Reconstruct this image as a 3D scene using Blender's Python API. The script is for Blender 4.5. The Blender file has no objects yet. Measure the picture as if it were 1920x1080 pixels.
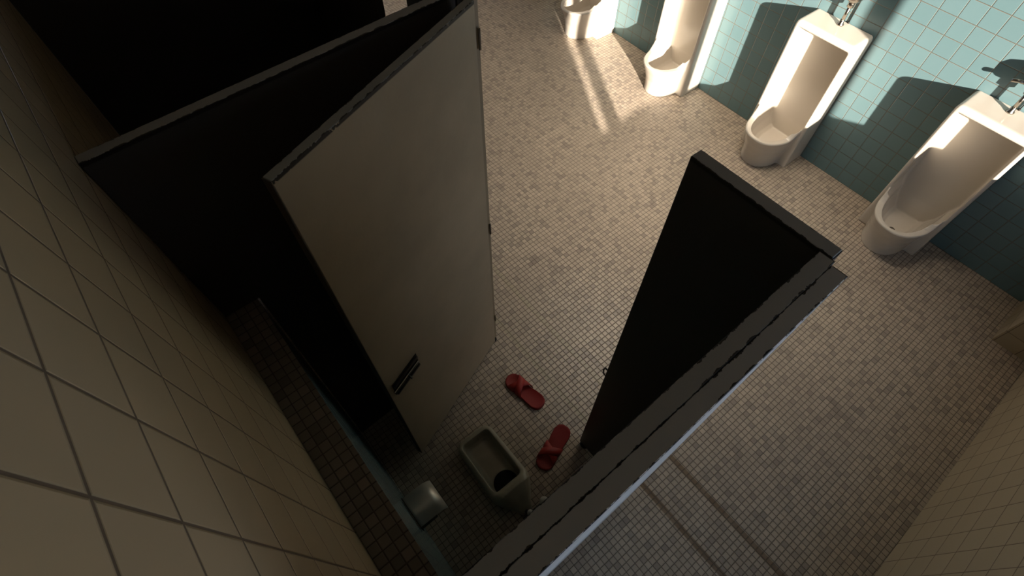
import bpy, bmesh, math, random
from mathutils import Vector, Matrix
random.seed(7)
D = bpy.data
COL = bpy.context.scene.collection
SC = bpy.context.scene

# ------------------------------------------------------------------ materials
class NT:
    def __init__(s, name):
        s.m = D.materials.new(name); s.m.use_nodes = True
        s.t = s.m.node_tree; s.b = s.t.nodes['Principled BSDF']
    def n(s, typ, **kw):
        x = s.t.nodes.new(typ)
        for k, v in kw.items(): setattr(x, k, v)
        return x
    def l(s, a, b): s.t.links.new(a, b)
    def math(s, op, a, b=None, c=None):
        x = s.n('ShaderNodeMath', operation=op)
        for i, v in enumerate((a, b, c)):
            if v is None: continue
            if isinstance(v, (int, float)): x.inputs[i].default_value = v
            else: s.l(v, x.inputs[i])
        return x.outputs[0]
    def mix(s, f, a, b):
        x = s.n('ShaderNodeMix', data_type='RGBA')
        for i, v in ((0, f), (6, a), (7, b)):
            if isinstance(v, (int, float)): x.inputs[i].default_value = v
            elif isinstance(v, tuple): x.inputs[i].default_value = (*v, 1)
            else: s.l(v, x.inputs[i])
        return x.outputs[2]
    def smooth(s, v, lo, hi, a=0., b=1.):
        x = s.n('ShaderNodeMapRange', interpolation_type='SMOOTHSTEP')
        s.l(v, x.inputs[0])
        for i, q in enumerate((lo, hi, a, b)): x.inputs[i + 1].default_value = q
        return x.outputs[0]
    def noise(s, vec, scale, detail=3., rough=.55):
        x = s.n('ShaderNodeTexNoise'); x.inputs['Scale'].default_value = scale
        x.inputs['Detail'].default_value = detail; x.inputs['Roughness'].default_value = rough
        if vec is not None: s.l(vec, x.inputs['Vector'])
        return x.outputs['Fac']
    def bump(s, h, dist, strength=1.):
        x = s.n('ShaderNodeBump'); x.inputs['Distance'].default_value = dist
        x.inputs['Strength'].default_value = strength
        s.l(h, x.inputs['Height']); s.l(x.outputs[0], s.b.inputs['Normal'])

def plain(name, col, rough=.5, metal=0., var=.12, scale=6., bump=0.):
    t = NT(name); tc = t.n('ShaderNodeTexCoord').outputs['Object']
    n = t.noise(tc, scale, 4.)
    c = t.mix(n, tuple(x * (1 - var) for x in col), tuple(min(1, x * (1 + var)) for x in col))
    t.l(c, t.b.inputs['Base Color'])
    t.b.inputs['Roughness'].default_value = rough; t.b.inputs['Metallic'].default_value = metal
    if bump: t.bump(t.noise(tc, scale * 12, 2.), bump)
    return t.m

def tile(name, size, off, cols, grout, gw, rough, var_dark=0., bumpd=.0012, stain=None, stripes=False, crack=False):
    """tiles laid by face direction: u runs along the wall, v up it"""
    t = NT(name); tc = t.n('ShaderNodeTexCoord').outputs['Object']
    sp = t.n('ShaderNodeSeparateXYZ'); t.l(tc, sp.inputs[0]); X, Y, Z = sp.outputs
    nn = t.n('ShaderNodeSeparateXYZ'); t.l(t.n('ShaderNodeNewGeometry').outputs['True Normal'], nn.inputs[0])
    fx = t.math('GREATER_THAN', t.math('ABSOLUTE', nn.outputs[0]), .5)
    fz = t.math('GREATER_THAN', t.math('ABSOLUTE', nn.outputs[2]), .5)
    u = t.math('ADD', t.math('MULTIPLY', X, t.math('SUBTRACT', 1., fx)), t.math('MULTIPLY', Y, fx))
    v = t.math('ADD', t.math('MULTIPLY', Z, t.math('SUBTRACT', 1., fz)), t.math('MULTIPLY', Y, fz))
    u = t.math('SUBTRACT', t.math('DIVIDE', u, size[0]), off[0] / size[0])
    v = t.math('SUBTRACT', t.math('DIVIDE', v, size[1]), off[1] / size[1])
    iu, iv = t.math('FLOOR', u), t.math('FLOOR', v)
    fu, fv = t.math('SUBTRACT', u, iu), t.math('SUBTRACT', v, iv)
    du = t.math('MULTIPLY', t.math('MINIMUM', fu, t.math('SUBTRACT', 1., fu)), size[0])
    dv = t.math('MULTIPLY', t.math('MINIMUM', fv, t.math('SUBTRACT', 1., fv)), size[1])
    d = t.math('MINIMUM', du, dv)
    cid = t.n('ShaderNodeCombineXYZ'); t.l(iu, cid.inputs[0]); t.l(iv, cid.inputs[1])
    wn = t.n('ShaderNodeTexWhiteNoise', noise_dimensions='3D'); t.l(cid.outputs[0], wn.inputs['Vector'])
    r = wn.outputs['Value']
    c = t.mix(r, cols[0], cols[1])
    w2 = t.n('ShaderNodeSeparateColor'); t.l(wn.outputs['Color'], w2.inputs[0])
    if var_dark:
        dk = t.math('MULTIPLY', t.smooth(w2.outputs[1], 1 - var_dark, 1.), .8)
        c = t.mix(dk, c, cols[2])
        # sheets of mosaic differ a little
        su, sv = t.math('FLOOR', t.math('DIVIDE', iu, 10.)), t.math('FLOOR', t.math('DIVIDE', iv, 10.))
        c2 = t.n('ShaderNodeCombineXYZ'); t.l(su, c2.inputs[0]); t.l(sv, c2.inputs[1]); c2.inputs[2].default_value = 3.3
        wm = t.n('ShaderNodeTexWhiteNoise', noise_dimensions='3D'); t.l(c2.outputs[0], wm.inputs['Vector'])
        c = t.mix(t.math('MULTIPLY', wm.outputs['Value'], .22), c, cols[2])
    n = t.noise(tc, 3.2, 5.)
    c = t.mix(t.smooth(n, .35, .8, 0., .35), c, stain or cols[0])
    if stripes:
        yl = Y
        for y0, y1 in ((1.089, 1.117), (.869, .897)):
            k = t.math('MULTIPLY', t.smooth(yl, y0 - .001, y0 + .001), t.smooth(yl, y1 - .001, y1 + .001, 1., 0.))
            n2 = t.noise(tc, 9., 3.)
            br = t.mix(t.smooth(X, -.35, -.05), (.42, .36, .26), (.15, .088, .04))
            c = t.mix(t.math('MULTIPLY', k, t.smooth(n2, .1, .6, .5, .92)), c, br)
            k2 = t.math('MULTIPLY', t.smooth(yl, y0 - .0045, y0 - .003), t.smooth(yl, y0 - .002, y0 - .0005, 1., 0.))
            c = t.mix(t.math('MULTIPLY', k2, .5), c, (.5, .38, .24))
    g = t.smooth(d, gw * .35, gw * .62)
    c = t.mix(g, grout, c)
    t.l(c, t.b.inputs['Base Color'])
    rr = t.math('ADD', t.math('MULTIPLY', t.noise(tc, 14., 2.), .06), rough - .02)
    rr = t.math('ADD', rr, t.math('MULTIPLY', t.math('SUBTRACT', 1., g), .25))
    t.l(rr, t.b.inputs['Roughness'])
    h = t.math('ADD', t.smooth(d, gw * .2, gw * 1.1), t.math('MULTIPLY', t.noise(tc, 7., 2.), .05))
    # tilt every tile slightly so the reflections break up
    tilt = t.math('ADD', t.math('MULTIPLY', fu, t.math('SUBTRACT', w2.outputs[0], .5)), t.math('MULTIPLY', fv, t.math('SUBTRACT', w2.outputs[2], .5)))
    h = t.math('ADD', h, t.math('MULTIPLY', tilt, .35))
    t.bump(h, bumpd)
    return t.m

def board(name, col, edge=(.012, .01, .008), half=None, worn=.0052, rough=.45, topcol=None, lit_facecol=None):
    """painted board: local x is its thickness; dark chipped line where the paint is gone along the edges"""
    t = NT(name); tc = t.n('ShaderNodeTexCoord').outputs['Object']
    sp = t.n('ShaderNodeSeparateXYZ'); t.l(tc, sp.inputs[0]); X, Y, Z = sp.outputs
    n = t.noise(tc, 2.6, 5.)
    c = t.mix(t.smooth(n, .3, .7), tuple(x * .88 for x in col), tuple(x * 1.08 for x in col))
    if topcol or lit_facecol:
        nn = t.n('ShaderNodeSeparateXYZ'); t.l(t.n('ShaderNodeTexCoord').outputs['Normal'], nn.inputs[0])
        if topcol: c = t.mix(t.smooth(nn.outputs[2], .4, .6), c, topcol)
        if lit_facecol: c = t.mix(t.smooth(nn.outputs[0], .4, .6), c, lit_facecol)
    if half:
        ax = t.math('ABSOLUTE', X)
        nz = t.noise(tc, 38., 4., .7); nl = t.noise(tc, 5., 2.)
        wid = t.math('MULTIPLY', t.smooth(nz, .36, .7, 0., 1.), t.smooth(nl, .32, .6, .45, 1.))
        dist = t.math('SUBTRACT', half, ax)
        k = t.math('GREATER_THAN', t.math('MULTIPLY', wid, worn), dist)
        kz = t.smooth(Z, 2.0595 - .012, 2.0595 - .008)
        k = t.math('MULTIPLY', k, kz)
        c = t.mix(k, c, edge)
    t.l(c, t.b.inputs['Base Color']); t.b.inputs['Roughness'].default_value = rough
    t.bump(t.noise(tc, 60., 2.), .0004)
    return t.m

M = {}
M['floor'] = tile('mosaic_floor', (.0295, .0295), (0, .0015), ((.54, .45, .355), (.44, .362, .285), (.26, .215, .18)), (.14, .112, .088), .0028, .38, .30, .0018, (.42, .345, .27), stripes=True)
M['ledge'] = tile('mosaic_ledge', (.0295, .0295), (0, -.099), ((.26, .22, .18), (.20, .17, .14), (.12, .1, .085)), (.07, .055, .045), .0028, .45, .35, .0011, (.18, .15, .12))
M['cream_l'] = tile('cream_tile_left', (.1247, .122), (.0037, .0925), ((.53, .41, .255), (.49, .38, .24), (.3, .25, .18)), (.13, .09, .06), .0040, .34, 0, .0016, (.42, .35, .25))
M['cream_r'] = tile('cream_tile_right', (.123, .1215), (.0405, -.011), ((.50, .415, .28), (.46, .385, .265), (.3, .25, .18)), (.17, .12, .08), .0034, .34, 0, .0014, (.42, .34, .23))
M['teal'] = tile('teal_tile', (.1035, .1027), (.0518, .0), ((.143, .232, .252), (.128, .214, .234), (.1, .2, .2)), (.15, .125, .095), .0032, .22, 0, .0012, (.115, .208, .225))
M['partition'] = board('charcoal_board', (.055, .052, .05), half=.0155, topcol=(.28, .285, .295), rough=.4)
M['partition_lit'] = board('lit_outer_board', (.11, .11, .11), half=.0155, topcol=(.34, .35, .37), lit_facecol=(.84, .87, .90), rough=.3)  # bright bluish face colour stands in for cool daylight on the outer side
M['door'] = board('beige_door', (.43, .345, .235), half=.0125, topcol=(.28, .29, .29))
M['door_shaded'] = board('shaded_door', (.05, .047, .045), half=.0125, topcol=(.15, .15, .15))  # stall door colour with the shade of the unlit stall painted in
M['hinge'] = plain('painted_hinge', (.17, .13, .09), .5, 0, .3, 40.)
M['edge'] = plain('bare_shaded_edge', (.055, .042, .032), .7, 0, .5, 40.)
M['ceramic'] = plain('white_ceramic', (.60, .553, .485), .16, 0, .05, 5.)
M['ceramic_dirty'] = plain('stained_ceramic', (.38, .34, .26), .3, 0, .3, 14.)
M['chrome'] = plain('dull_chrome', (.42, .38, .33), .25, 1., .25, 30.)
M['steel'] = plain('brushed_steel', (.66, .63, .57), .36, .45, .06, 20.)
M['darkmetal'] = plain('dark_metal', (.055, .048, .042), .4, .6, .4, 30.)
M['rubber'] = plain('black_rubber', (.012, .012, .012), .7)
M['red'] = plain('red_rubber', (.24, .012, .010), .65, 0, .2, 20., .0003)
M['red_strap'] = plain('red_strap_rubber', (.32, .022, .017), .55, 0, .15, 20., .0003)
M['plaster'] = plain('ceiling_plaster', (.46, .39, .29), .9)
M['frame'] = plain('window_frame_paint', (.5, .48, .44), .5)
M['knob'] = plain('white_cap', (.62, .60, .55), .4)
M['pit'] = plain('drain_dark', (.012, .01, .009), .9)
M['frost'] = plain('fill_pane_frost', (.7, .75, .8), .6)
g = NT('window_glass'); tr = g.n('ShaderNodeBsdfTransparent'); gl = g.n('ShaderNodeBsdfGlossy'); gl.inputs['Roughness'].default_value = .02
mx = g.n('ShaderNodeMixShader'); mx.inputs[0].default_value = .06
g.l(tr.outputs[0], mx.inputs[1]); g.l(gl.outputs[0], mx.inputs[2]); g.l(mx.outputs[0], g.t.nodes['Material Output'].inputs[0]); M['glass'] = g.m

# ------------------------------------------------------------------ mesh helpers
def obj(name, bm, mat, parent=None, smooth=False):
    bmesh.ops.recalc_face_normals(bm, faces=bm.faces)
    me = D.meshes.new(name); bm.to_mesh(me); bm.free()
    if mat: me.materials.append(mat)
    o = D.objects.new(name, me); COL.objects.link(o)
    if parent: o.parent = parent
    if smooth: me.polygons.foreach_set('use_smooth', [True] * len(me.polygons))
    return o

def box(bm, a, b, bev=0., seg=2):
    vs = [bm.verts.new((x, y, z)) for x in (a[0], b[0]) for y in (a[1], b[1]) for z in (a[2], b[2])]
    fs = [bm.faces.new([vs[i] for i in q]) for q in ((0, 1, 3, 2), (4, 6, 7, 5), (0, 4, 5, 1), (2, 3, 7, 6), (0, 2, 6, 4), (1, 5, 7, 3))]
    if bev:
        es = list({e for f in fs for e in f.edges})
        bmesh.ops.bevel(bm, geom=es, offset=bev, segments=seg, affect='EDGES', profile=.5)
    return vs

def newbox(name, a, b, mat, parent=None, bev=0., seg=2):
    bm = bmesh.new(); box(bm, a, b, bev, seg); return obj(name, bm, mat, parent, False)

def tube(bm, pts, r, n=14, rs=None, cap=True):
    pts = [Vector(p) for p in pts]; rings = []
    up = Vector((0, 0, 1))
    for i, p in enumerate(pts):
        d = (pts[min(i + 1, len(pts) - 1)] - pts[max(i - 1, 0)]).normalized()
        a = d.cross(up if abs(d.z) < .9 else Vector((1, 0, 0))).normalized(); b = d.cross(a)
        rr = rs[i] if rs else r
        rings.append([bm.verts.new(p + (a * math.cos(k * 2 * math.pi / n) + b * math.sin(k * 2 * math.pi / n)) * rr) for k in range(n)])
    for A, B in zip(rings, rings[1:]):
        for k in range(n): bm.faces.new((A[k], A[(k + 1) % n], B[(k + 1) % n], B[k]))
    if cap: bm.faces.new(rings[0][::-1]); bm.faces.new(rings[-1])

def lathe(bm, prof, c=(0, 0, 0), n=24, axis='z'):
    rings = []
    for r, h in prof:
        ring = []
        for k in range(n):
            a = k * 2 * math.pi / n; x, y = r * math.cos(a), r * math.sin(a)
            p = {'z': (x, y, h), 'y': (x, h, y), 'x': (h, x, y)}[axis]
            ring.append(bm.verts.new((c[0] + p[0], c[1] + p[1], c[2] + p[2])))
        rings.append(ring)
    for A, B in zip(rings, rings[1:]):
        for k in range(n): bm.faces.new((A[k], A[(k + 1) % n], B[(k + 1) % n], B[k]))
    bm.faces.new(rings[0][::-1]); bm.faces.new(rings[-1])

def loft(bm, secs):
    rings = [[bm.verts.new(p) for p in s] for s in secs]; n = len(rings[0])
    for A, B in zip(rings, rings[1:]):
        for k in range(n): bm.faces.new((A[k], A[(k + 1) % n], B[(k + 1) % n], B[k]))
    f0 = bm.faces.new(rings[0][::-1]); f1 = bm.faces.new(rings[-1])
    bmesh.ops.triangulate(bm, faces=[f0, f1])

def prism(bm, outline, lo, hi, axis='x'):
    """outline in the two other axes, extruded along axis"""
    def P(q, h): return {'x': (h, q[0], q[1]), 'y': (q[0], h, q[1]), 'z': (q[0], q[1], h)}[axis]
    A = [bm.verts.new(P(q, lo)) for q in outline]; B = [bm.verts.new(P(q, hi)) for q in outline]
    n = len(A)
    for k in range(n): bm.faces.new((A[k], A[(k + 1) % n], B[(k + 1) % n], B[k]))
    bm.faces.new(A[::-1]); bm.faces.new(B)

def rrect(x0, x1, y0, y1, r, n=6):
    out = []
    for cx, cy, a0 in ((x1 - r, y1 - r, 0), (x0 + r, y1 - r, 90), (x0 + r, y0 + r, 180), (x1 - r, y0 + r, 270)):
        for k in range(n + 1):
            a = math.radians(a0 + 90 * k / n); out.append((cx + r * math.cos(a), cy + r * math.sin(a)))
    return out

def bake(o, mods):
    """apply boolean / remesh / smooth operations and return the finished mesh"""
    tmp = []
    for kind, arg in mods:
        if kind in ('UNION', 'DIFFERENCE'):
            m = o.modifiers.new('m', 'BOOLEAN'); m.operation = kind; m.object = arg; m.solver = 'EXACT'; tmp.append(arg)
        elif kind == 'REMESH':
            m = o.modifiers.new('m', 'REMESH'); m.mode = 'VOXEL'; m.voxel_size = arg
        elif kind == 'SMOOTH':
            m = o.modifiers.new('m', 'SMOOTH'); m.factor = .5; m.iterations = arg
        elif kind == 'DECIMATE':
            m = o.modifiers.new('m', 'DECIMATE'); m.ratio = arg
    dg = bpy.context.evaluated_depsgraph_get(); dg.update()
    me = D.meshes.new_from_object(o.evaluated_get(dg))
    o.modifiers.clear()
    old = o.data; o.data = me; D.meshes.remove(old)
    for t in tmp:
        mm = t.data; D.objects.remove(t); D.meshes.remove(mm)
    me.polygons.foreach_set('use_smooth', [True] * len(me.polygons))
    return o

def thing(name, label, cat, loc=(0, 0, 0), rz=0., group=None):
    o = D.objects.new(name, None); COL.objects.link(o); o.location = loc; o.rotation_euler = (0, 0, rz)
    o.empty_display_size = .05
    return tag(o, label, cat, group)
def tag(o, label, cat, group=None):
    o['label'] = label; o['category'] = cat
    if group: o['group'] = group
    return o
def struct(o, label=None):
    o['kind'] = 'structure'
    if label: o['label'] = label
    return o
def copy_tree(o, parent=None):
    c = o.copy(); COL.objects.link(c); c.parent = parent
    for ch in [x for x in D.objects if x.parent == o]: copy_tree(ch, c)
    return c

# ------------------------------------------------------------------ room shell
YL, XR, ZC, XB = -.187, .98, 3.15, -6.3
TA = -.0372                                         # the teal wall is not quite square with the room
TY = lambda x: 3.577 + TA * x
SK = -.021
fl = struct(newbox('floor', (XB - .3, YL - .6, -.12), (XR + .5, 4.3, 0), M['floor'])); fl.rotation_euler = (0, 0, SK)
struct(newbox('ceiling', (XB - .2, YL - .2, ZC), (XR + .2, 4.1, ZC + .1), M['plaster']))
struct(newbox('wall_left', (XB - .2, YL - .12, 0), (XR, YL, ZC), M['cream_l']))
bm = bmesh.new()
box(bm, (XB - .12, YL, 0), (XB, 3.9, 1.1)); box(bm, (XB - .12, YL, 2.3), (XB, 3.9, ZC)); box(bm, (XB - .12, YL, 1.1), (XB, 1.5, 2.3)); box(bm, (XB - .12, 3.0, 1.1), (XB, 3.9, 2.3))
struct(obj('wall_far', bm, M['cream_l']))
struct(newbox('added_window', (XB - .06, 1.5, 1.1), (XB - .05, 3.0, 2.3), M['glass']))  # unseen window added to let cool light onto the far floor
# tiled ledge in front of the left wall, teal face leaning out slightly
bm = bmesh.new()
ZL = 1.42
prism(bm, [(YL, 0), (-.104, 0), (-.086, ZL - .002), (YL, ZL - .002)], -1.19, XR, 'x')
struct(obj('wall_ledge', bm, M['teal']))
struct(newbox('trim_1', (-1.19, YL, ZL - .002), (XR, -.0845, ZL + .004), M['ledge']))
# teal wall
w = struct(newbox('wall_back', (-6.6, 0, 0), (1.35, .15, ZC), M['teal'])); w.location = (0, 3.577, 0); w.rotation_euler = (0, 0, math.atan(TA))
# right wall with window openings
SILL, HEAD = .985, 2.55
WT = .07
bm = bmesh.new()
W1 = (.785, 3.03)
box(bm, (XR, YL - .12, 0), (XR + WT, 3.9, SILL)); box(bm, (XR, YL - .12, HEAD), (XR + WT, 3.9, ZC))
box(bm, (XR, YL - .12, SILL), (XR + WT, W1[0], HEAD)); box(bm, (XR, W1[1], SILL), (XR + WT, 3.9, HEAD))
struct(obj('wall_right', bm, M['cream_r']))
struct(newbox('trim_2', (.767, 3.138, 0), (XR, 3.62, ZC), M['cream_r']))
# windows
def window(nm, y0, y1):
    bm = bmesh.new(); f = .018
    box(bm, (XR, y0, SILL), (XR + .03, y0 + f, HEAD)); box(bm, (XR, y1 - f, SILL), (XR + .03, y1, HEAD))
    box(bm, (XR, y0 + f, SILL), (XR + .03, y1 - f, SILL + .004)); box(bm, (XR, y0 + f, HEAD - .03), (XR + .03, y1 - f, HEAD))
    w = struct(obj(nm, bm, M['frame']))
    newbox('pane', (XR + .012, y0 + f, SILL + .004), (XR + .016, y1 - f, HEAD - .03), M['glass'], w)
window('window_1', .785 - .018, .90 + .018); window('window_2', 1.0, 1.70); window('window_3', 1.755, 2.455); window('window_6', 2.49, 3.03)
struct(newbox('trim_5', (XR, 1.70, SILL), (XR + .03, 1.755, HEAD), M['frame']))
struct(newbox('fill_pane', (XR - .008, -.02, 1.18), (XR + .0, .62, 1.92), M['frost']))  # unseen opaque pane added to back the cool fill light
struct(newbox('trim_3', (XR, .918, SILL), (XR + .03, 1.0, HEAD), M['frame']))
struct(newbox('trim_4', (XR, 2.455, SILL), (XR + .03, 2.49, HEAD), M['frame']))

# ------------------------------------------------------------------ stall partitions
ZT, ZB = 2.06, .05
def lboard(bm, t, y0, y1, notch=True):
    """board cut around the wall ledge; thickness along local x, y0 is at the wall"""
    low = [(y0, ZL + .01), (-.078 , ZL + .01), (-.098, ZB)] if notch else [(y0, ZB)]
    prism(bm, low + [(y1, ZB), (y1, ZT), (y0, ZT)], -t / 2, t / 2, 'x')
    bmesh.ops.bevel(bm, geom=[e for e in bm.edges if all(abs(v.co.z - ZT) < 1e-5 for v in e.verts)], offset=.0012, segments=1, affect='EDGES')

def partition_back(x, rot, label, y1=.775, mat='partition', notch=True):
    t = thing('stall_partition', label, 'partition', (x, 0, 0), rot, 'toilet stall partitions')
    bm = bmesh.new(); lboard(bm, .031, YL + .001 + (0 if notch else .001), y1, notch); obj('board', bm, M[mat], t)
    return t
def foot(parent, x, y, r=.02):
    bm = bmesh.new(); lathe(bm, [(r, 0), (r, .012), (r * .6, .018), (r * .6, ZB)], (x, y, 0), 14); return obj('foot', bm, M['rubber'], parent, True)

pb = partition_back(-1.166, math.radians(2.2), 'dark grey stall partition behind the open beige door'); foot(pb, 0, .7); 
pb2 = partition_back(-2.32, math.radians(2.2), 'black far partition of the unlit neighbouring stall', y1=.803, notch=False); foot(pb2, 0, .7)
# near partition: two boards side by side, cool daylight painted on the outer one's face
ps = thing('stall_partition', 'double board partition with grey top running through the bottom of the picture', 'partition', (0, 0, 0), 0, 'toilet stall partitions')
bm = bmesh.new(); lboard(bm, .031, YL + .001, .772); o = obj('inner_board', bm, M['partition'], ps); o.location = (-.0565, 0, 0)
bm = bmesh.new(); lboard(bm, .031, YL + .001, .761); o = obj('outer_board', bm, M['partition_lit'], ps); o.location = (-.0252, 0, 0)
newbox('edge_band', (-.0415, .7612, ZB), (-.0095, .7625, ZT - .001), M['edge'], ps); newbox('edge_band', (-.0722, .7722, ZB), (-.0412, .7735, ZT - .001), M['edge'], ps)  # dark bands added so the board ends show no daylight glint
o['label'] = 'outer face with cool daylight in its colour'
foot(ps, -.04, .70)

# front panels (local x is thickness, so the board is built along local y and turned)
def front_panel(xr, yc, length, label):
    t = thing('front_panel', label, 'panel', (xr, yc, 0), math.radians(90) - .021, 'stall front panels')
    bm = bmesh.new(); box(bm, (-.0165, 0, .024), (.0165, length, ZT), .003, 3); obj('board', bm, M['partition'], t)
    newbox('edge_band', (-.016, -.0015, .026), (.016, 0, ZT - .003), M['edge'], t)  # end darkened by an added band, hides the daylight glint there
    foot(t, 0, length - .028, .026); foot(t, 0, .04, .026)
    # strike loop on the free edge
    bm = bmesh.new()
    tube(bm, [(.006, length, .925), (.006, length + .022, .92), (.006, length + .026, .895), (.006, length + .022, .87), (.006, length, .865)], .0035, 8)
    box(bm, (-.006, length, .855), (.012, length + .003, .935))
    obj('latch_keeper', bm, M['darkmetal'], t, False)
    return t
fp = front_panel(-.0475, .7915, .328, 'black front panel beside the stall opening, free edge towards the slippers')
fp2 = front_panel(-1.185, .8, .30, 'dark front panel of the neighbouring stall at the top edge')

# hinge posts
def post(x, y, label, mat='door', a=.034, b=.012):
    t = thing('hinge_post', label, 'post', (x, y, 0), 0, 'stall hinge posts')
    bm = bmesh.new(); box(bm, (-a, -.008, ZB), (b, .008, ZT), .002, 2); obj('board', bm, M[mat], t)
    foot(t, 0, 0, .014)
    return t
post(-1.150, .812, 'beige edge post carrying the hinges of the open beige door')
post(-2.305, .812, 'shade-toned edge post of the far stall beyond the neighbouring stall', 'door_shaded', .068, .026)

# doors
DW = .752
def door(x, y, ang, mat, label):
    """hinged at (x,y); local y runs from the hinge to the free edge, local x is thickness"""
    t = thing('stall_door', label, 'door', (x, y, 0), ang, 'stall doors')
    bm = bmesh.new(); box(bm, (-.0125, 0, ZB), (.0125, DW, ZT), .0015, 1); obj('door_leaf', bm, M[mat], t)
    for z0, z1 in ((1.905, 1.97), (1.045, 1.11), (.265, .325)):
        bm = bmesh.new(); tube(bm, [(.009, -.021, z0), (.009, -.021, z1)], .004, 12)
        h = obj('hinge', bm, M['hinge'], t, True)
    newbox('edge_band', (-.0125, DW, ZB), (.0125, DW + .003, ZT - .001), M['edge'], t, .0008, 1)
    # sliding latch
    bm = bmesh.new(); box(bm, (.0126, DW - .180, .845), (.017, DW - .022, .940), .002, 2)
    for z in (.857, .928): box(bm, (.017, DW - .176, z - .006), (.026, DW - .026, z + .006), .002, 1)
    lp = obj('latch_plate', bm, M['darkmetal'], t)
    bm = bmesh.new(); tube(bm, [(.0235, DW - .172, .8925), (.0235, DW - .015, .8925)], .007, 12)
    tube(bm, [(.0235, DW - .10, .8925), (.047, DW - .10, .8925)], .005, 10)
    obj('bolt', bm, M['chrome'], lp)
    return t
hx, hy = -1.122, .793
fx_, fy_ = -.849, .074
ang = math.atan2(fy_ - hy, fx_ - hx) - math.pi / 2
# local +x must face the camera side (+x world)
d1 = door(hx - .010, hy - .002, ang, 'door', 'beige stall door standing open over the squat toilet')
if (Matrix.Rotation(ang, 3, 'Z') @ Vector((1, 0, 0))).x < 0:
    for ch in [c for c in D.objects if c.parent == d1]: ch.scale.x = -1
d2 = door(-2.275, .80, math.atan2(.716 - .80, -1.527 + 2.275) - math.pi / 2, 'door_shaded', 'shade-toned door of the neighbouring stall, almost shut, at the top edge')

# ------------------------------------------------------------------ urinals
def build_urinal():
    t = thing('urinal', '', 'urinal')
    bm = bmesh.new()
    # body: plan section with rounded front corners, full height, top edge eased
    secs = []
    for z, e in ((0, 0), (.94, 0), (.958, .004), (.967, .011), (.970, .020)):
        secs.append([(x, y, z) for x, y in rrect(-.205 + e, .205 - e, -.215 + e, .012, .018, 5)])
    loft(bm, secs); body = obj('body', bm, M['ceramic'], t)
    # bowl swelling out of the front
    NB = 40
    def ring(W, DD, zf, r0=.12, top=False, base=-.14):
        out = []
        for k in range(NB + 1):
            a = math.pi * k / NB; c, s = math.cos(a), math.sin(a)
            x = W * math.copysign(abs(c) ** .88, c); y = base - (DD + base) * (abs(s) ** .80)
            dep = -y
            z = zf
            if top: q = min(1, max(0, (dep - .19) / .11)); z = zf + .085 * (1 - q * q * (3 - 2 * q))
            out.append((x, y, z))
        out.append((-W, -.05, out[-1][2])); out.append((W, -.05, out[0][2]))
        return out
    bm = bmesh.new()
    prof = [(.140, .392, .0), (.140, .392, .02), (.142, .394, .06), (.150, .404, .12), (.164, .430, .19), (.174, .452, .235)]
    secs = [ring(W, DD, z) for W, DD, z in prof]; secs.append(ring(.184, .462, .262, top=True)); secs.append(ring(.179, .457, .270, top=True))
    loft(bm, secs); bowl = obj('t1', bm, None)
    # cavities
    bm = bmesh.new(); secs = []
    for z, e in ((.245, .045), (.285, .030), (.32, .012), (.36, .0), (.915, .0), (.925, .003), (.930, .010)):
        secs.append([(x, y, z) for x, y in rrect(-.182 + e, .182 - e, -.245, -.048, .016, 5)])
    loft(bm, secs); cav = obj('t2', bm, None)
    bm = bmesh.new(); secs = []
    for W, DD, z, base in ((.075, .32, .115, -.09), (.100, .370, .135, -.07), (.128, .408, .19, -.06), (.145, .430, .24, -.04), (.156, .436, .30, -.04), (.160, .436, .46, -.04)):
        secs.append(ring(W, DD, z, base=min(base, -.06)))
    # close the ring further back
    secs = [s[:-2] + [(-abs(s[0][0]), -.049, s[0][2]), (abs(s[0][0]), -.049, s[0][2])] for s in secs]
    loft(bm, secs); cav2 = obj('t3', bm, None)
    bm = bmesh.new(); box(bm, (-.4, -.0025, -.1), (.4, .2, 1.2)); back = obj('t4', bm, None)
    bake(body, [('UNION', bowl), ('DIFFERENCE', cav), ('DIFFERENCE', cav2), ('DIFFERENCE', back), ('REMESH', .0045), ('SMOOTH', 3)])
    # drain
    bm = bmesh.new(); lathe(bm, [(.020, 0), (.020, .003), (.016, .004), (.004, .0045)], (0, -.25, .1145), 20); dr = obj('drain_cover', bm, M['chrome'], t, True)
    return t
def build_flush():
    t = thing('flush_valve', '', 'flush valve')
    px, py = 0., -.062
    bm = bmesh.new(); tube(bm, [(px, py, .9705), (px, py, 1.10)], .0105, 16); obj('pipe', bm, M['chrome'], t, True)
    bm = bmesh.new(); lathe(bm, [(.021, .9702), (.021, .976), (.014, .984), (.0135, 1.0), (.011, 1.004)], (px, py, 0), 20); obj('flange', bm, M['chrome'], t, True)
    bm = bmesh.new(); lathe(bm, [(.013, 1.078), (.020, 1.082), (.020, 1.108), (.018, 1.112), (.036, 1.122), (.046, 1.136), (.046, 1.190), (.034, 1.213), (.012, 1.222)], (px, py, 0), 24)
    tube(bm, [(px, py + .03, 1.155), (px, -.003, 1.155)], .014, 14); tube(bm, [(px, -.012, 1.155), (px, -.0015, 1.155)], .028, 16)
    obj('valve_body', bm, M['chrome'], t, True)
    bm = bmesh.new(); tube(bm, [(px - .040, py, 1.128), (px - .07, py - .006, 1.124), (px - .102, py - .012, 1.116)], .009, 10, [.013, .010, .012])
    obj('lever', bm, M['chrome'], t, True)
    bm = bmesh.new(); tube(bm, [(px + .022, -.006, .972), (px + .022, -.006, 1.25)], .003, 8); lathe(bm, [(.006, .9702), (.006, .978)], (px + .022, -.008, 0), 12); obj('conduit', bm, M['darkmetal'], t, True)
    return t
ur0 = build_urinal(); fv0 = build_flush()
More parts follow.
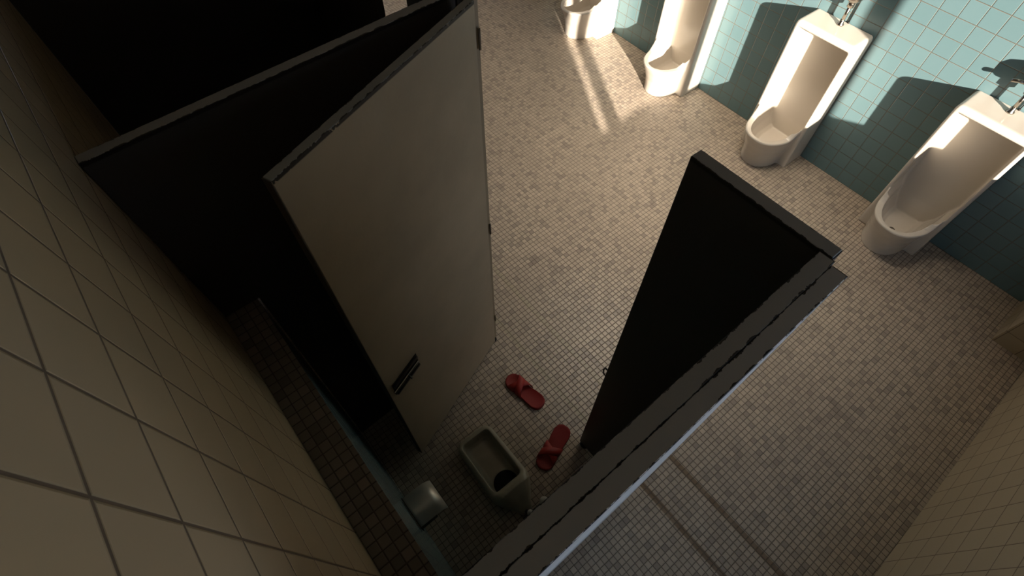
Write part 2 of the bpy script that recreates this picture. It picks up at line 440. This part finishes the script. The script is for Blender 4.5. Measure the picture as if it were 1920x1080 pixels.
ul = {-4.1: 'urinal farthest from the camera, cut off by the top edge of the picture',
      -3.165: 'white floor urinal second farthest away, only its bowl in the picture',
      -2.125: 'sunlit white floor urinal between the tall right-hand pair and the cut-off ones',
      -1.088: 'white floor urinal shown whole, above the black front panel',
      -.050: 'white floor urinal nearest the right edge, lower half in shade'}
first = True
ca = math.cos(math.atan(TA))
for x, lb in ul.items():
    u = ur0 if first else copy_tree(ur0); f = fv0 if first else copy_tree(fv0); first = False
    for o in (u, f):
        o.location = (x, TY(x), 0); o.rotation_euler = (0, 0, math.atan(TA))
    u['label'] = lb; u['group'] = 'urinals along the teal wall'
    f['label'] = {-4.1: 'chrome flush valve over the farthest urinal', -3.165: 'chrome flush valve over the second farthest urinal',
                  -2.125: 'chrome flush valve over the third urinal from the right', -1.088: 'chrome flush pipe rising from the fully shown urinal',
                  -.050: 'chrome flush pipe rising from the urinal at the right edge'}[x]
    f['group'] = 'urinal flush valves'

# ------------------------------------------------------------------ squat toilet
sq = thing('squat_toilet', 'stained white squat toilet with hood and two white valve caps behind it', 'toilet')
L = .49
bm = bmesh.new()
def sec(x, w, h, r=.02, yo=0.):
    return [(x, y + yo, z) for y, z in rrect(-w, w, -.01, h, min(r, h * .45), 4)]
S = [sec(-.005, .070, .075, yo=.0), sec(0.004, .088, .088), sec(.03, .106, .095), sec(.10, .108, .095), sec(.27, .112, .095), sec(.315, .113, .097), sec(.335, .112, .118, .05), sec(.36, .104, .125, .06), sec(.40, .078, .105, .05), sec(.44, .048, .075, .035), sec(.472, .028, .05, .02)]
loft(bm, S); body = obj('bowl', bm, M['ceramic_dirty'], sq)
bm = bmesh.new(); secs = []
for z, e, xe in ((.022, .03, .31), (.035, .012, .315), (.07, .004, .318), (.2, .0, .320)):
    secs.append([(x, y, z) for x, y in rrect(.022 + e, xe, -.086 + e, .086 - e, .022, 5)])
loft(bm, secs); c1 = obj('t1', bm, None)
bm = bmesh.new(); lathe(bm, [(.055, .004), (.074, .03), (.074, .072), (.03, .088)], (.300, 0, 0), 24); c2 = obj('t2', bm, None)
bake(body, [('DIFFERENCE', c1), ('DIFFERENCE', c2), ('REMESH', .004), ('SMOOTH', 3)])
bm = bmesh.new(); lathe(bm, [(.068, .0), (.068, .016), (.02, .0165)], (.300, 0, .003), 24); obj('drain', bm, M['pit'], sq, True)
sq.location = (-.757, .346, 0); sq.rotation_euler = (0, 0, math.radians(-1.0))
# low flush pipe with two round white caps behind the hood
bm = bmesh.new(); tube(bm, [(.495, -.045, .07), (.495, .115, .07)], .009, 12); tube(bm, [(.497, -.008, .07), (.465, -.006, .045)], .010, 12); tube(bm, [(.495, .113, .07), (.515, .115, .07), (.665, .115, .07)], .009, 12)
obj('flush_pipe', bm, M['darkmetal'], sq, True)
for y, r_ in ((.082, .022), (-.005, .016)):
    bm = bmesh.new(); tube(bm, [(.495, y, 0), (.495, y, .10)], .009, 10); st = obj('valve_stem', bm, M['darkmetal'], sq, True)
    bm = bmesh.new(); lathe(bm, [(r_ * .7, .098), (r_, .104), (r_, .112), (r_ * .6, .122), (r_ * .15, .125)], (.495, y, 0), 20); obj('cap', bm, M['knob'], st, True)

# ------------------------------------------------------------------ slippers
def build_slipper():
    t = thing('slipper', '', 'slipper')
    # outline along local x: heel at 0, toe at .265
    prof = [(-.001, .012), (.004, .026), (.015, .038), (.04, .047), (.08, .046), (.12, .043), (.16, .045), (.20, .050), (.225, .050), (.245, .042), (.258, .028), (.265, .010)]
    up = [(x, w) for x, w in prof]; dn = [(x, -w * (.92 if x > .1 else 1)) for x, w in prof[::-1]]
    out = up + dn
    bm = bmesh.new(); secs = []
    cx = .13
    for z, k in ((0.0, .96), (.004, 1.), (.016, 1.), (.021, .985), (.0225, .95), (.0195, .90)):
        secs.append([(cx + (x - cx) * k, y * k, z + .010 * max(0, 1 - x / .10)) if z > .005 else (cx + (x - cx) * k, y * k, z) for x, y in out])
    loft(bm, secs); obj('sole', bm, M['red'], t, True)
    def strap(xa, xb, h, nm, wid):
        bm = bmesh.new(); N = 18; th = .0035; rows = []
        for i in range(N + 1):
            a = math.pi * i / N; f = i / N
            xc = xa + (xb - xa) * f; y = -.049 * math.cos(a) * 1.02; z = .008 + (h + .004) * math.sin(a) ** .7
            rows.append([(xc - wid / 2, y, z), (xc + wid / 2, y, z), (xc + wid / 2, y * .95, z - th), (xc - wid / 2, y * .95, z - th)])
        R = [[bm.verts.new(p) for p in r] for r in rows]
        for A, B in zip(R, R[1:]):
            for k in range(4): bm.faces.new((A[k], A[(k + 1) % 4], B[(k + 1) % 4], B[k]))
        bm.faces.new(R[0][::-1]); bm.faces.new(R[-1]); return obj(nm, bm, M['red_strap'], t, True)
    strap(.135, .205, .050, 'strap', .045); strap(.205, .135, .053, 'strap', .045)
    return t
s1 = build_slipper(); s2 = copy_tree(s1)
def put(o, heel, toe, lb):
    h, e = Vector(heel), Vector(toe); o.location = (h.x, h.y, 0); o.rotation_euler = (0, 0, math.atan2(e.y - h.y, e.x - h.x))
    o['label'] = lb; o['group'] = 'pair of red slippers'
put(s1, (-.648, .755), (-.905, .722), 'red crossed-strap slipper nearer the open beige door')
put(s2, (-.480, .778), (-.408, .548), 'red crossed-strap slipper nearer the black front panel')

# ------------------------------------------------------------------ paper holder on the ledge wall
ph = thing('toilet_paper_holder', 'steel toilet paper holder with curved lid on the teal wall', 'paper holder', (-.5, -.0925, .62))
bm = bmesh.new(); N = 14; R = []
for i in range(N + 1):
    f = i / N; y = .004 + .122 * f; z = .045 - .018 * f ** 2 - .03 * max(0, f - .72) / .28 * max(0, (f - .72) / .28) 
    R.append([bm.verts.new((x, y, z + dz)) for x, dz in ((-.066, 0), (.066, 0), (.066, -.0025), (-.066, -.0025))])
for A, B in zip(R, R[1:]):
    for k in range(4): bm.faces.new((A[k], A[(k + 1) % 4], B[(k + 1) % 4], B[k]))
bm.faces.new(R[0][::-1]); bm.faces.new(R[-1]); obj('lid', bm, M['steel'], ph, True)
newbox('back_plate', (-.068, .0, -.03), (.068, .004, .046), M['darkmetal'], ph)
for x in (-.062, .058): newbox('arm', (x, .004, -.03), (x + .004, .075, .03), M['darkmetal'], ph, .001)
bm = bmesh.new(); tube(bm, [(-.06, .06, -.01), (.06, .06, -.01)], .012, 14); obj('spindle', bm, M['darkmetal'], ph, True)

# ------------------------------------------------------------------ light
def area(name, loc, rot, sx, sy, power, col):
    l = D.lights.new(name, 'AREA'); l.shape = 'RECTANGLE'; l.size = sx; l.size_y = sy; l.energy = power; l.color = col
    o = D.objects.new(name, l); COL.objects.link(o); o.location = loc; o.rotation_euler = rot; return o
sl = D.lights.new('sun', 'SUN'); sl.energy = 19.5; sl.color = (1., .88, .74); sl.angle = math.radians(.7)
so = D.objects.new('sun', sl); COL.objects.link(so)
sd = Vector((-.338, .20, -.110)); so.rotation_euler = sd.to_track_quat('-Z', 'Y').to_euler(); so.location = (4, 0, 3)
area('daylight_1', (XR + .35, 1.8, 1.95), (0, math.radians(90), 0), 1.5, 2.4, 5., (.66, .80, 1.))
area('strip_fill', (XR - .012, .30, 1.55), (0, math.radians(90), 0), .7, .6, 2.5, (.62, .78, 1.))  # unseen cool fill added to brighten the near partition's outer face
area('far_fill', (XB - .25, 2.25, 1.75), (0, math.radians(-90), 0), 1.2, 1.5, 7, (.55, .72, 1.))  # cool light put behind the added far window to tint the distant floor
cl = area('ceiling_fill_1', (-1.4, 2.55, ZC - .06), (0, 0, 0), 1.3, .4, 13, (1., .86, .69)); cl.data.spread = math.radians(75)  # unseen warm fill added to brighten the corridor floor, no fixture

cl2 = area('ceiling_fill_2', (-4.1, 2.3, ZC - .06), (0, 0, 0), 1.3, .4, 8, (1., .86, .69)); cl2.data.spread = math.radians(85)  # second added warm fill, lifts the dim far end of the floor
wd = D.worlds.new('World'); SC.world = wd; wd.use_nodes = True
wd.node_tree.nodes['Background'].inputs[0].default_value = (.6, .75, 1., 1); wd.node_tree.nodes['Background'].inputs[1].default_value = .6

# ------------------------------------------------------------------ camera
f, p, y = 964., 1.0059, -3.8320
cp, sp_ = math.cos(p), math.sin(p)
fw = Vector((cp * math.cos(y), cp * math.sin(y), -sp_)); rt = Vector((math.sin(y), -math.cos(y), 0)); dn = fw.cross(rt)
cam = D.cameras.new('camera'); cam.sensor_width = 36; cam.lens = 36 * f / 1920; cam.clip_start = .02
co = D.objects.new('camera', cam); COL.objects.link(co)
mt = Matrix((rt, -dn, -fw)).transposed().to_4x4(); mt.translation = (0, 0, 2.8); co.matrix_world = mt
SC.camera = co
vs = SC.view_settings; vs.view_transform = 'Standard'; vs.look = 'None'; vs.gamma = 1; vs.use_curve_mapping = False; vs.exposure = 0
SC.cycles.use_denoising = True
SC.cycles.max_bounces = 8; SC.cycles.diffuse_bounces = 6
